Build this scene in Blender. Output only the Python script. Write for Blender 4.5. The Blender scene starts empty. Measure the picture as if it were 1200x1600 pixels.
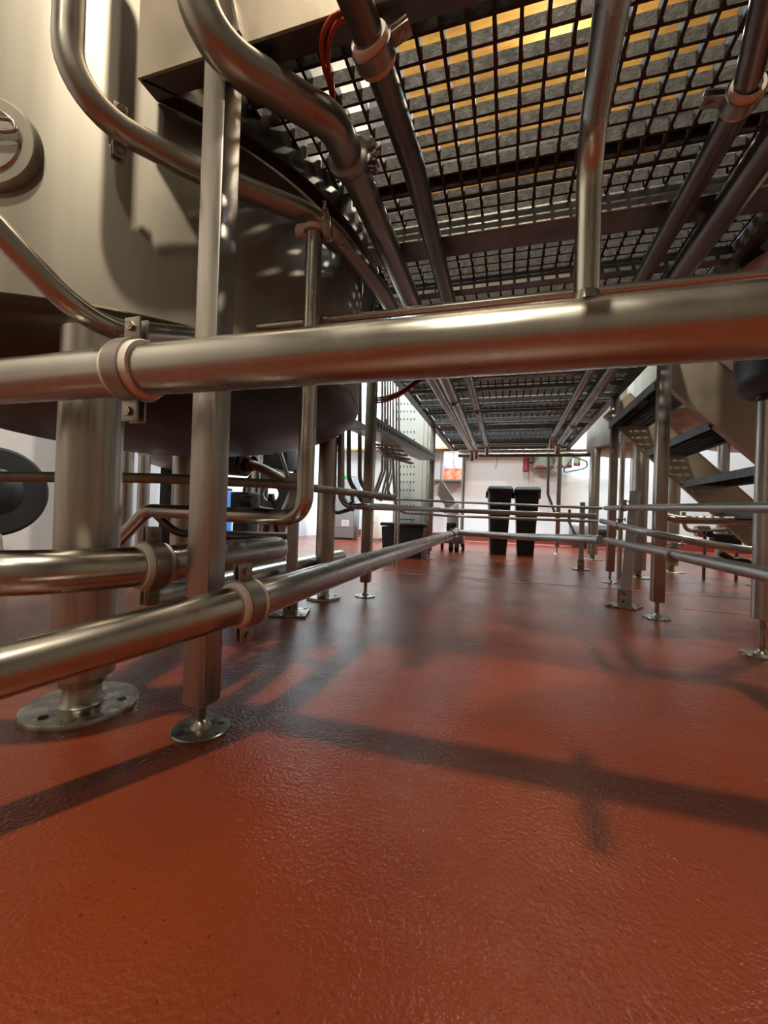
import bpy, bmesh, math, random
import numpy as np
from mathutils import Vector, Matrix
random.seed(4)
SC = bpy.context.scene
COL = SC.collection
PI = math.pi

# ------------------------------------------------------------------ camera
FPX, CXP, CYP, EYE = 650.0, 600.0, 800.0, 0.44
_v1 = np.array([790-CXP, 809-CYP, FPX]); _v2 = np.array([-1620-CXP, 728-CYP, FPX])
AY = _v1/np.linalg.norm(_v1); AX = -_v2/np.linalg.norm(_v2)
AX = AX-AY*(AX@AY); AX /= np.linalg.norm(AX); AZ = np.cross(AX, AY)
cam_d = bpy.data.cameras.new('camera'); cam = bpy.data.objects.new('camera', cam_d); COL.objects.link(cam)
cam_d.sensor_fit = 'VERTICAL'; cam_d.sensor_height = 32.0; cam_d.lens = FPX*32.0/1600.0
cam_d.clip_start = 0.02; cam_d.clip_end = 60
_r = Vector((AX[0], AY[0], AZ[0])); _u = -Vector((AX[1], AY[1], AZ[1])); _b = -Vector((AX[2], AY[2], AZ[2]))
m = Matrix((( _r.x, _u.x, _b.x, 0), (_r.y, _u.y, _b.y, 0), (_r.z, _u.z, _b.z, EYE), (0, 0, 0, 1)))
cam.matrix_world = m
SC.camera = cam

# ------------------------------------------------------------------ exposure, world
SC.view_settings.view_transform = 'Standard'; SC.view_settings.look = 'None'
SC.view_settings.exposure = -0.3; SC.view_settings.gamma = 1.0; SC.view_settings.use_curve_mapping = False
SC.cycles.max_bounces = 7; SC.cycles.diffuse_bounces = 2; SC.cycles.glossy_bounces = 5
SC.cycles.caustics_reflective = False; SC.cycles.caustics_refractive = False
SC.cycles.sample_clamp_indirect = 4.0
SC.cycles.use_denoising = True
w = bpy.data.worlds.new('world'); SC.world = w; w.use_nodes = True
w.node_tree.nodes['Background'].inputs[0].default_value = (1, .9, .78, 1)
w.node_tree.nodes['Background'].inputs[1].default_value = 0.02

# ------------------------------------------------------------------ lights
def area(name, loc, target, size, power, col, size_y=None):
    d = bpy.data.lights.new(name, 'AREA'); d.energy = power; d.color = col; d.size = size
    if size_y: d.shape = 'RECTANGLE'; d.size_y = size_y
    o = bpy.data.objects.new(name, d); COL.objects.link(o); o.location = loc
    o.rotation_euler = (Vector(target)-Vector(loc)).to_track_quat('-Z', 'Y').to_euler()
    return o
WARM = (1.0, .86, .66); COOL = (.72, .89, 1.0)
area('bay_light_warm', (-.35, -1.55, 5.7), (-.3, .6, .5), .20, 330, WARM)
area('bay_light_warm.001', (-.5, -4.1, 5.7), (-.4, .6, .6), .22, 55, (1, .88, .70))
area('bay_light_warm.002', (3.4, 4.5, 5.7), (0, 1.2, .6), .22, 380, WARM)
area('bay_light_warm.003', (.5, 5.7, 5.9), (.2, 1.0, 0), .5, 130, WARM)
area('bay_light_cool', (-1.9, 4.3, 5.9), (-.6, 2.4, 0), .5, 55, (1, .95, .86))
area('tube_light_cool', (.2, 6.35, 3.9), (.2, 7.3, 0), 3.4, 440, COOL, .35)
area('cabinet_fill_cool', (-1.7, 3.3, 3.9), (-1.1, 4.9, .6), 1.6, 110, COOL, .3)  # added fill light without a fixture, brightens the perforated cabinet
area('tube_light_cool.002', (2.3, 3.4, 4.2), (1.2, 2.4, 0), 1.6, 75, COOL, .3)
area('left_wall_fill_cool', (-1.9, 6.4, 3.2), (-3.4, 6.7, 1.3), 1.4, 110, COOL, .4)  # added unseen light that whitens the far part of the left wall

# ------------------------------------------------------------------ pixel-to-place helpers (distances in metres)
def ray(x, y):
    r = np.array([x-CXP, y-CYP, FPX]); return np.array([r@AX, r@AY, r@AZ])
def pz(x, y, z): r = ray(x, y); t = (z-EYE)/r[2]; return Vector((r*t+[0, 0, EYE]).tolist())
def py(x, y, Y): r = ray(x, y); t = Y/r[1]; return Vector((r*t+[0, 0, EYE]).tolist())
def pX(x, y, X): r = ray(x, y); t = X/r[0]; return Vector((r*t+[0, 0, EYE]).tolist())
def pd(x, y, D): r = ray(x, y)*(D/FPX); return Vector((r+[0, 0, EYE]).tolist())

# ------------------------------------------------------------------ mesh helpers
class MB:
    def __init__(s): s.b = bmesh.new()
    def _xf(s, vs, M):
        for v in vs: v.co = M @ v.co
    def box(s, c, d, M=None, bev=0.0):
        r = bmesh.ops.create_cube(s.b, size=1.0); vs = r['verts']
        for v in vs: v.co = Vector((v.co.x*d[0], v.co.y*d[1], v.co.z*d[2]))
        if bev > 0:
            es = list({e for v in vs for e in v.link_edges})
            rr = bmesh.ops.bevel(s.b, geom=es, offset=bev, segments=2, affect='EDGES', profile=.5)
            vs = list({v for f in rr['faces'] for v in f.verts} | {v for v in vs if v.is_valid})
        T = Matrix.Translation(Vector(c)) @ (M.to_4x4() if M else Matrix())
        s._xf(vs, T); return s
    def span(s, a, b, bev=0.0):
        a = Vector(a); b = Vector(b); return s.box((a+b)/2, [abs(b[i]-a[i]) for i in range(3)], None, bev)
    def bar(s, a, b, wd, ht, up=(0, 0, 1), bev=0.0):
        a = Vector(a); b = Vector(b); x = (b-a).normalized(); u = Vector(up)
        y = u.cross(x).normalized(); z = x.cross(y)
        M = Matrix((x, y, z)).transposed()
        return s.box((a+b)/2, ((b-a).length, wd, ht), M, bev)
    def lathe(s, prof, o=(0, 0, 0), axis=(0, 0, 1), n=32, a0=0, a1=2*PI, cap=True):
        ax = Vector(axis).normalized(); q = Vector((0, 0, 1)).rotation_difference(ax).to_matrix(); o = Vector(o)
        full = abs(a1-a0-2*PI) < 1e-6; rings = []
        m_ = n if full else n+1
        for (r, h) in prof:
            if r < 1e-6: rings.append([s.b.verts.new(o+q @ Vector((0, 0, h)))])
            else: rings.append([s.b.verts.new(o+q @ Vector((r*math.cos(a0+(a1-a0)*i/n), r*math.sin(a0+(a1-a0)*i/n), h))) for i in range(m_)])
        for A, B in zip(rings, rings[1:]):
            k = n
            for i in range(k):
                j = (i+1) % m_ if full else i+1
                if len(A) == 1 and len(B) == 1: continue
                if len(A) == 1: s._f((A[0], B[j], B[i]))
                elif len(B) == 1: s._f((A[i], A[j], B[0]))
                else: s._f((A[i], A[j], B[j], B[i]))
        return s
    def _f(s, vs):
        try: f = s.b.faces.new(vs); return f
        except ValueError: return None
    def cyl(s, a, b, r, n=24, r2=None):
        a = Vector(a); b = Vector(b); L = (b-a).length; r2 = r if r2 is None else r2
        return s.lathe([(0, 0), (r, 0), (r2, L), (0, L)], a, b-a, n)
    def tube(s, pts, r, n=20, closed=False, cap=True, radii=None):
        P = [Vector(p) for p in pts]; K = len(P); rings = []
        t0 = (P[1]-P[0]).normalized(); u = t0.orthogonal().normalized()
        for i in range(K):
            if i == 0: t = P[1]-P[0]
            elif i == K-1: t = P[-1]-P[-2]
            else: t = (P[i+1]-P[i]).normalized()+(P[i]-P[i-1]).normalized()
            t.normalize(); u = (u-t*u.dot(t)).normalized(); v = t.cross(u)
            rr = radii[i] if radii else r
            if 0 < i < K-1:
                c = (P[i]-P[i-1]).normalized().dot(t); 
            rings.append([s.b.verts.new(P[i]+(u*math.cos(2*PI*k/n)+v*math.sin(2*PI*k/n))*rr) for k in range(n)])
        for A, B in zip(rings, rings[1:]):
            for k in range(n): s._f((A[k], A[(k+1) % n], B[(k+1) % n], B[k]))
        if cap: s._f(list(reversed(rings[0]))); s._f(rings[-1])
        return s
    def prism(s, poly, ext):
        ext = Vector(ext); A = [s.b.verts.new(Vector(p)) for p in poly]; B = [s.b.verts.new(Vector(p)+ext) for p in poly]
        s._f(list(reversed(A))); s._f(B); k = len(A)
        for i in range(k): s._f((A[i], A[(i+1) % k], B[(i+1) % k], B[i]))
        return s
    def build(s, name, mat, parent=None, smooth=True, origin=None):
        bmesh.ops.recalc_face_normals(s.b, faces=s.b.faces[:])
        me = bpy.data.meshes.new(name); s.b.to_mesh(me); s.b.free()
        if smooth:
            for p in me.polygons: p.use_smooth = True
            try: me.set_sharp_from_angle(angle=math.radians(38))
            except Exception: pass
        o = bpy.data.objects.new(name, me); COL.objects.link(o)
        if mat: me.materials.append(mat)
        if parent:
            o.parent = parent
            if parent.matrix_basis != Matrix(): pass
            ol = parent; off = Vector((0, 0, 0))
            while ol: off += ol.location; ol = ol.parent
            me.transform(Matrix.Translation(-off))
        elif origin is not None:
            me.transform(Matrix.Translation(-Vector(origin))); o.location = origin
        return o
def root(name, loc, label, cat, group=None):
    o = bpy.data.objects.new(name, None); COL.objects.link(o); o.location = loc; o.empty_display_size = .05
    return tag(o, label, cat, group)
def tag(o, label, cat, group=None, kind=None):
    if label: o['label'] = label
    if cat: o['category'] = cat
    if group: o['group'] = group
    if kind: o['kind'] = kind
    return o
def struct(name, mb, mat): o = mb.build(name, mat); o['kind'] = 'structure'; return o
def fillet(pts, rad, seg=9):
    P = [Vector(p) for p in pts]; out = [P[0]]
    rad = rad if isinstance(rad, (list, tuple)) else [rad]*(len(P)-2)
    for i in range(1, len(P)-1):
        a = (P[i-1]-P[i]); b = (P[i+1]-P[i]); la, lb = a.length, b.length; a.normalize(); b.normalize()
        ang = a.angle(b)
        if ang > PI-.02: out.append(P[i]); continue
        t = min(rad[i-1]/math.tan(ang/2), la*.49 if i > 1 else la*.98, lb*.49 if i < len(P)-2 else lb*.98)
        R = t*math.tan(ang/2); c = P[i]+(a+b).normalized()*(R/math.sin(ang/2))
        v0 = P[i]+a*t-c; v1 = P[i]+b*t-c; tot = v0.angle(v1); axis = v0.cross(v1).normalized()
        for k in range(seg+1): out.append(c+Matrix.Rotation(tot*k/seg, 3, axis) @ v0)
    out.append(P[-1]); return out

# ------------------------------------------------------------------ materials
def mat(name, base=(.5, .5, .5), metal=0, rough=.5, n_rough=0, n_scale=20, bump=0, bump_scale=60, col2=None, col_scale=4, spec=.5, coat=0, emit=None, stretch=None, aniso=0, det=3):
    M = bpy.data.materials.new(name); M.use_nodes = True; nt = M.node_tree; N = nt.nodes; L = nt.links
    B = N['Principled BSDF']; B.inputs['Base Color'].default_value = (*base, 1); B.inputs['Metallic'].default_value = metal
    B.inputs['Roughness'].default_value = rough; B.inputs['Specular IOR Level'].default_value = spec
    B.inputs['Coat Weight'].default_value = coat; B.inputs['Coat Roughness'].default_value = .12
    tc = N.new('ShaderNodeTexCoord'); src = tc.outputs['Object']
    mp = N.new('ShaderNodeMapping'); L.new(src, mp.inputs[0])
    if stretch: mp.inputs['Scale'].default_value = stretch
    def noise(sc, d=det):
        n = N.new('ShaderNodeTexNoise'); n.inputs['Scale'].default_value = sc; n.inputs['Detail'].default_value = d
        L.new(mp.outputs[0], n.inputs[0]); return n
    if n_rough:
        n = noise(n_scale); r = N.new('ShaderNodeMapRange'); L.new(n.outputs[0], r.inputs[0])
        r.inputs[1].default_value = .3; r.inputs[2].default_value = .7
        r.inputs[3].default_value = max(0.02, rough-n_rough); r.inputs[4].default_value = min(1, rough+n_rough)
        L.new(r.outputs[0], B.inputs['Roughness'])
    if col2:
        n = noise(col_scale); r = N.new('ShaderNodeMapRange'); L.new(n.outputs[0], r.inputs[0]); r.inputs[1].default_value = .35; r.inputs[2].default_value = .65
        mx = N.new('ShaderNodeMix'); mx.data_type = 'RGBA'; L.new(r.outputs[0], mx.inputs[0])
        mx.inputs[6].default_value = (*base, 1); mx.inputs[7].default_value = (*col2, 1); L.new(mx.outputs[2], B.inputs['Base Color'])
    if bump:
        n = noise(bump_scale); bp = N.new('ShaderNodeBump'); bp.inputs['Strength'].default_value = bump; bp.inputs['Distance'].default_value = .002
        L.new(n.outputs[0], bp.inputs['Height']); L.new(bp.outputs[0], B.inputs['Normal'])
    if emit: B.inputs['Emission Color'].default_value = (*emit[0], 1); B.inputs['Emission Strength'].default_value = emit[1]
    return M
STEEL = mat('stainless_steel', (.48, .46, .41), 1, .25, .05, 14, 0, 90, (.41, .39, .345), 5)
STEEL_F = mat('darker_pipe_steel', (.36, .335, .295), 1, .33, .06, 14, 0, 90, (.29, .27, .235), 5)  # darker, rougher copy of the stainless pipe steel
STEEL_U = mat('shaded_slung_steel', (.20, .185, .165), 1, .36, .06, 14, 0, 90, (.15, .14, .125), 5)  # dark copy of the pipe steel, walkway shade put into the colour
STEEL_M = mat('satin_steel', (.44, .44, .42), 1, .38, .05, 14, 0, 90, (.38, .38, .36), 5)
DISH = mat('shaded_tank_underside', (.075, .068, .06), 1, .45, .08, 4)  # near-black colour carries the shade below the tank
STEEL_V = mat('brushed_steel_post', (.47, .44, .395), 1, .34, .07, 14, .04, 30, (.39, .36, .32), 8, stretch=(6, 6, .4))
STEEL_D = mat('dull_steel_frame', (.20, .18, .16), 1, .42, .1, 12, .05, 60, (.14, .125, .11), 10)
STEEL_T = mat('tank_steel', (.40, .38, .325), 1, .52, .08, 5, .10, 6, (.31, .29, .245), 6, stretch=(1.6, 1.6, .12))
GALV = mat('galvanised_steel', (.5, .52, .54), 1, .45, .1, 40, .1, 120, (.4, .42, .43), 30)
CLAMP = mat('clamp_steel', (.34, .31, .28), 1, .4, .1, 30)
PLATE = mat('foot_plate_steel', (.42, .40, .35), 1, .30, .12, 35, .08, 60, (.25, .23, .19), 25)
LINER = mat('white_plastic_liner', (.9, .87, .79), 0, .42, bump=.05)
BLACK = mat('black_plastic', (.012, .013, .014), 0, .42, .1, 20)
BLACKR = mat('black_rubber', (.008, .009, .011), 0, .6)
GRATE = mat('grey_grating', (.085, .085, .08), 0, .68, .1, 60, .9, 160, (.035, .035, .034), 70)
NOSE = mat('blue_grey_tread_edge', (.30, .37, .43), 0, .5, col2=(.2, .26, .31), col_scale=30)
STAIRM = mat('stair_plate_steel', (.50, .44, .35), 1, .48, .1, 6, .2, 25, (.40, .35, .28), 3)
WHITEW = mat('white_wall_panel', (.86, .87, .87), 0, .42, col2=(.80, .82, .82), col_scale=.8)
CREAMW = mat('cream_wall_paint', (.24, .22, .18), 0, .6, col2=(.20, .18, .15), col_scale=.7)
REDC = mat('red_coving', (.24, .045, .03), 0, .45, col2=(.19, .035, .025), col_scale=5)
CEIL = mat('ceiling_boards', (.80, .42, .05), 0, .7, col2=(.42, .17, .03), col_scale=1.6, stretch=(1, 3, 1), det=6)
PERF = mat('white_enamel_panel', (.72, .76, .70), 0, .4)
HOLE = mat('dark_hole', (.01, .01, .01), 0, .8)
GREYC = mat('grey_enamel', (.24, .25, .27), 0, .45)
PAPER = mat('white_paper', (.85, .85, .82), 0, .6)
REDCABLE = mat('red_cable_sheath', (.60, .085, .025), 0, .4)
WOOD = mat('light_wood_shelf', (.55, .36, .17), 0, .5, col2=(.45, .28, .12), col_scale=12, stretch=(1, 8, 8))
def floor_mat():
    M = bpy.data.materials.new('red_resin_floor'); M.use_nodes = True; nt = M.node_tree; N = nt.nodes; L = nt.links; B = N['Principled BSDF']
    tc = N.new('ShaderNodeTexCoord')
    def noise(sc, d=3, st=None):
        n = N.new('ShaderNodeTexNoise'); n.inputs['Scale'].default_value = sc; n.inputs['Detail'].default_value = d
        if st:
            mp = N.new('ShaderNodeMapping'); mp.inputs['Scale'].default_value = st; L.new(tc.outputs['Object'], mp.inputs[0]); L.new(mp.outputs[0], n.inputs[0])
        else: L.new(tc.outputs['Object'], n.inputs[0])
        return n
    a = noise(2.2, 5); r = N.new('ShaderNodeValToRGB'); L.new(a.outputs[0], r.inputs[0])
    r.color_ramp.elements[0].position = .3; r.color_ramp.elements[0].color = (.155, .026, .008, 1)
    r.color_ramp.elements[1].position = .7; r.color_ramp.elements[1].color = (.225, .043, .012, 1)
    sp = noise(160, 2); r2 = N.new('ShaderNodeMapRange'); L.new(sp.outputs[0], r2.inputs[0]); r2.inputs[1].default_value = .66; r2.inputs[2].default_value = .74
    mx = N.new('ShaderNodeMix'); mx.data_type = 'RGBA'; L.new(r2.outputs[0], mx.inputs[0]); L.new(r.outputs[0], mx.inputs[6]); mx.inputs[7].default_value = (.10, .016, .008, 1)
    L.new(mx.outputs[2], B.inputs['Base Color'])
    ro = noise(3.5, 4); r3 = N.new('ShaderNodeMapRange'); L.new(ro.outputs[0], r3.inputs[0]); r3.inputs[1].default_value = .3; r3.inputs[2].default_value = .7; r3.inputs[3].default_value = .16; r3.inputs[4].default_value = .28
    L.new(r3.outputs[0], B.inputs['Roughness'])
    b1 = noise(150, 3); b2 = noise(14, 2)
    bp = N.new('ShaderNodeBump'); bp.inputs['Strength'].default_value = .75; bp.inputs['Distance'].default_value = .0022; L.new(b1.outputs[0], bp.inputs['Height'])
    bp2 = N.new('ShaderNodeBump'); bp2.inputs['Strength'].default_value = .35; bp2.inputs['Distance'].default_value = .004; L.new(b2.outputs[0], bp2.inputs['Height']); L.new(bp.outputs[0], bp2.inputs['Normal'])
    L.new(bp2.outputs[0], B.inputs['Normal']); B.inputs['Specular IOR Level'].default_value = .55
    return M
FLOORM = floor_mat()

# ------------------------------------------------------------------ room shell
XL, XR, YB, YF, ZC = -3.4, 5.2, -5.0, 7.45, 6.2
struct('floor', MB().span((XL-.2, YB-.2, -.1), (XR+.2, YF+.2, 0)), FLOORM)
struct('ceiling', MB().span((XL-.2, YB-.2, ZC), (XR+.2, YF+.2, ZC+.1)), mat('grey_ceiling', (.30, .29, .27), 0, .7))
struct('trim_3', MB().span((-1.5, 4.0, ZC-.06), (2.3, YF, ZC)), CEIL)
struct('wall_far', MB().span((XL-.2, YF, 0), (XR+.2, YF+.15, ZC)), WHITEW)
struct('wall_left', MB().span((XL-.2, YB, 0), (XL, YF, ZC)), WHITEW)
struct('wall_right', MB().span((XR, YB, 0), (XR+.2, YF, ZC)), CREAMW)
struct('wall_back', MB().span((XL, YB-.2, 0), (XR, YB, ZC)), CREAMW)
cv = MB().prism([(XL, YF, 0), (XL, YF-.035, 0), (XL, YF-.012, .02), (XL, YF-.012, .13), (XL, YF, .13)], (XR-XL, 0, 0)); struct('baseboard_far', cv, REDC)
sm = MB()
for x in (-1.3, .34, 2.0, 3.6): sm.span((x-.012, YF-.006, .13), (x+.012, YF, 4.2), .002)
struct('trim_1', sm, WHITEW)

mk = MB(); _a = py(560, 889, 3.05); mk.span((-1.2, 3.02, 0), (2.4, 3.035, .0015)); mk.span((-.2, 2.93, 0), (.15, 2.94, .0015)); mk.span((.9, 2.5, 0), (1.5, 2.512, .0015))
struct('trim_2', mk, mat('pale_floor_joint', (.62, .36, .30), 0, .4, col2=(.38, .12, .08), col_scale=14))

# ------------------------------------------------------------------ builders
def foot(parent, x, y, zb, R=.052, rs=.009, off=(0, 0), mat_=PLATE, t=.006, name='levelling_foot', collar=.016):
    b = MB(); b.lathe([(0, 0), (R, 0), (R, t*.7), (R-.002, t), (collar+.004, t+.001), (collar, t+.008), (collar*.72, t+.014), (rs, t+.016), (rs, zb+.002), (0, zb+.002)], (x, y, 0), n=40)
    o = b.build(name, mat_, parent)
    for a in (.7, .7+PI):
        h = MB().cyl((x+math.cos(a)*R*.68, y+math.sin(a)*R*.68, t-.001), (x+math.cos(a)*R*.68, y+math.sin(a)*R*.68, t+.0012), R*.11, 12); h.build('bolt_hole', HOLE, o)
    return o
def post(parent, x, y, z0, z1, s=.05, m_=STEEL_V, R=.052, name='post', collar=.016, rs=.009):
    o = MB().box((x, y, (z0+z1)/2), (s, s, z1-z0), None, .0045).build(name, m_, parent)
    foot(o, x, y, z0, R, rs, collar=collar); return o
def clamp(parent, c, axis, r, up=(0, 0, 1), wid=.028, ear=.032, liner=True, m_=CLAMP, gap=.005, both=True):
    c = Vector(c); ax = Vector(axis).normalized(); up = Vector(up); up = (up-ax*up.dot(ax)).normalized(); n = ax.cross(up)
    M = Matrix((ax, n, up)).transposed(); b = MB(); r0 = r+(.0065 if liner else .0008); r1 = r0+.004
    b.lathe([(r0, -wid/2), (r1, -wid/2), (r1, wid/2), (r0, wid/2), (r0, -wid/2)], c, ax, 28)
    sg = (1, -1) if both else (1,)
    for s in sg:
        for q in (1, -1): b.box(c+up*s*(r1+ear/2-.002)+n*q*(gap+.002), (wid, .004, ear), M, .0008)
    o = b.build('pipe_clamp', m_, parent)
    if liner:
        l = MB(); W = wid/2+.012
        l.lathe([(r-.001, -W), (r+.005, -W), (r+.0065, -W+.003), (r+.0065, W-.003), (r+.005, W), (r-.001, W), (r-.001, -W)], c, ax, 32); l.build('white_liner', LINER, o)
    for s in sg:
        p = c+up*s*(r1+ear*.5); h = MB(); h.cyl(p-n*(gap+.010), p+n*(gap+.010), .0035, 10)
        for q in (1, -1): h.cyl(p+n*q*(gap+.004), p+n*q*(gap+.0095), .0075, 6)
        h.build('bolt', PLATE, o)
    return o
def triclamp(parent, c, axis, r, m_=CLAMP, up=(0, 0, 1)):
    c = Vector(c); ax = Vector(axis).normalized(); up = Vector(up); up = (up-ax*up.dot(ax)).normalized(); n = ax.cross(up); M = Matrix((ax, n, up)).transposed()
    b = MB(); b.lathe([(r*1.0, -.012), (r*1.35, -.010), (r*1.5, -.006), (r*1.5, .006), (r*1.35, .010), (r*1.0, .012)], c, ax, 24)
    b.box(c+up*(r*1.5+.009), (.014, .020, .02), M, .001)
    o = b.build('union_clamp', m_, parent)
    h = MB(); p = c+up*(r*1.5+.012); h.cyl(p-n*.02, p+n*.026, .003, 8); h.box(p+n*.026, (.008, .006, .022), M, .002); h.build('wing_nut', PLATE, o); return o
def pipe(name, pts, r, label, cat='pipe', m_=STEEL, fil=0, group=None, weld=(), n=22):
    P = fillet(pts, fil) if fil else [Vector(p) for p in pts]
    rt = root(name, P[0], label, cat, group)
    MB().tube(P, r, n).build('tube', m_, rt)
    for (p, ax) in weld:
        MB().lathe([(r*.99, -.003), (r+.0009, -.0015), (r+.0009, .0015), (r*.99, .003)], p, ax, n).build('weld_seam', STEEL_D, rt)
    return rt

# ------------------------------------------------------------------ big tank on the left
TC = Vector((-1.35, 1.315, 0)); TR = .81; ZR = .863
tank = root('storage_tank', (TC.x, TC.y, 0), 'very large upright stainless steel tank filling the left side, standing on four round legs', 'tank')
b = MB(); b.lathe([(TR, ZR), (TR, 2.9), (TR-.05, 3.0), (0, 3.1)], TC, n=128); b.build('shell', STEEL_T, tank)
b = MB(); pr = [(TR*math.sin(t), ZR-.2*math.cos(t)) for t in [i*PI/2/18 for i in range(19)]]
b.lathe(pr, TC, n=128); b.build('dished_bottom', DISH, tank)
b = MB(); b.lathe([(TR-.002, ZR-.004), (TR+.002, ZR), (TR-.002, ZR+.004)], TC, n=128); b.build('rim_weld', STEEL_D, tank)
for i, (x, y) in enumerate([(-.866, .685), (-.875, 1.945), (-1.76, .685), (-1.76, 1.945)]):
    r = .060 if i != 1 else .046
    b = MB(); zl = .775 if i != 1 else .79; b.cyl((x, y, .075), (x, y, zl+.03), r, 40); l = b.build('leg', STEEL_V, tank)
    R = .108 if i != 1 else .085
    b = MB(); b.lathe([(0, 0), (R, 0), (R, .010), (R-.002, .013), (r*.75, .014), (r*.62, .024), (r*.58, .05), (r*.72, .055), (r*.72, .076), (0, .076)], (x, y, 0), n=48); f = b.build('flange_foot', PLATE, l)
    for a in (.5, 2.6, 4.7):
        MB().cyl((x+math.cos(a)*R*.72, y+math.sin(a)*R*.72, .012), (x+math.cos(a)*R*.72, y+math.sin(a)*R*.72, .0145), .009, 14).build('bolt_hole', HOLE, f)
# manway cover on the shell near the left edge of the view
def on_tank(x, y, out=0.0):
    r_ = ray(x, y); a = r_[0]**2+r_[1]**2; bb = r_[0]*TC.x+r_[1]*TC.y; c = TC.x**2+TC.y**2-TR**2
    t = (bb-math.sqrt(max(0, bb*bb-a*c)))/a; p = Vector((r_[0]*t, r_[1]*t, r_[2]*t+EYE)); nn = Vector((p.x-TC.x, p.y-TC.y, 0)).normalized(); return p+nn*out, nn
mp_, mn = on_tank(-14, 228)
mw = MB(); mw.lathe([(0, .018), (.088, .016), (.092, .012), (.094, 0), (.094, -.03), (0, -.03)], mp_, mn, 48); mwo = mw.build('manway_cover', STEEL_T, tank)
mw = MB(); mw.lathe([(.060, .016), (.064, .021), (.068, .016)], mp_, mn, 48); mw.build('raised_ring', STEEL, mwo)
hp, hn = on_tank(20, 212, .03); tx = Vector((0, 0, 1)).cross(hn).normalized()
MB().tube(fillet([hp-tx*.05-Vector((0, 0, .012)), hp-tx*.012+Vector((0, 0, .006)), hp+tx*.018+Vector((0, 0, .008)), hp+tx*.026-Vector((0, 0, .012)), hp+tx*.004-Vector((0, 0, .018)), hp-tx*.05-Vector((0, 0, .018))], .008, 4), .0035, 10).build('latch_handle', CLAMP, mwo)

# ------------------------------------------------------------------ overhead walkway
ZB = 1.33; XW0, XW1, YW0, YW1 = -.755, .73, .676, 5.74
KR = .865
wk = root('overhead_walkway', (0, 3.2, 0), 'raised steel walkway frame on square posts, running away over the red floor', 'walkway')
MB().span((XW0-.01, YW0, ZB), (1.25, YW0+.006, 1.62)).build('front_fascia', STAIRM, wk, False)
MB().span((XW0-.01, YW0+.006, ZB), (1.25, YW0+.051, ZB+.05)).build('front_beam', STEEL_D, wk, False)
MB().bar((-.515, YW0-.004, 1.30+.045), (-.585, YW0-.004, 1.62), .006, .012, up=(0, 1, 0)).build('fascia_strap', CLAMP, wk)
a0 = math.atan2(YW0+.004-TC.y, XW0-TC.x); a1 = math.atan2(1.92-TC.y, -.73-TC.x)
b = MB(); b.lathe([(KR, ZB), (KR+.006, ZB), (KR+.006, 1.50), (KR, 1.50), (KR, ZB)], TC, n=60, a0=a0, a1=a1); b.build('curved_kick_plate', STEEL_D, wk)
b = MB(); b.lathe([(.8125, 1.345), (KR+.002, 1.345), (KR+.002, 1.349), (.8125, 1.349), (.8125, 1.345)], TC, n=60, a0=a0+.03, a1=a1); b.build('gap_plate', mat('dark_gap_plate', (.03, .027, .024), .5, .5), wk)
MB().span((-.755, 1.91, ZB), (-.705, YW1, ZB+.05)).build('side_beam', STEEL_D, wk, False)
MB().span((.70, YW0+.05, ZB), (.75, YW1, ZB+.05)).build('side_beam', STEEL_D, wk, False)
edges = [.735, 1.330, 2.01, 2.70, 3.35, 4.05, 4.75, 5.72]
def xmin(y):
    d = KR**2-(y-TC.y)**2
    return max(-.70, TC.x+math.sqrt(d)+.01) if (d > 0) else -.70
def cross(y0, y1, z0, z1, m_): MB().span((xmin((y0+y1)/2), y0, z0), (.70, y1, z1)).build('cross_beam', m_, wk, False)
cross(1.165, 1.205, 1.4165, 1.45, BLACK)
cross(1.322, 1.330, 1.335, 1.386, STEEL_V); cross(1.3305, 1.43, 1.334, 1.38, STEEL_D)
for y in edges[2:-1]:
    cross(y+.008, y+.016, 1.335, 1.40, GALV); cross(y+.03, y+.08, 1.332, 1.383, STEEL_D)
for y in (1.66, 2.34, 3.02, 3.68, 4.40, 5.25): cross(y, y+.04, 1.34, 1.383, STEEL_D)
cross(5.70, 5.74, 1.33, 1.383, STEEL_D)
for (x, y, z0, zt, s) in [(-.567, .695, .055, ZB, .052), (-.70, 2.09, .075, ZB, .05), (-.73, 4.17, .08, ZB, .05), (-.56, 5.66, .07, ZB, .045), (.684, 2.206, .075, ZB, .05), (.732, 3.33, .08, ZB, .05), (.636, 5.68, .09, ZB, .05)]:
    post(wk, x, y, z0, zt, s, R=.055)
MB().bar((.455, 1.0, 1.322), (.475, 5.5, 1.322), .035, .012).build('hanger_rail', STEEL_D, wk, False)

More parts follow.
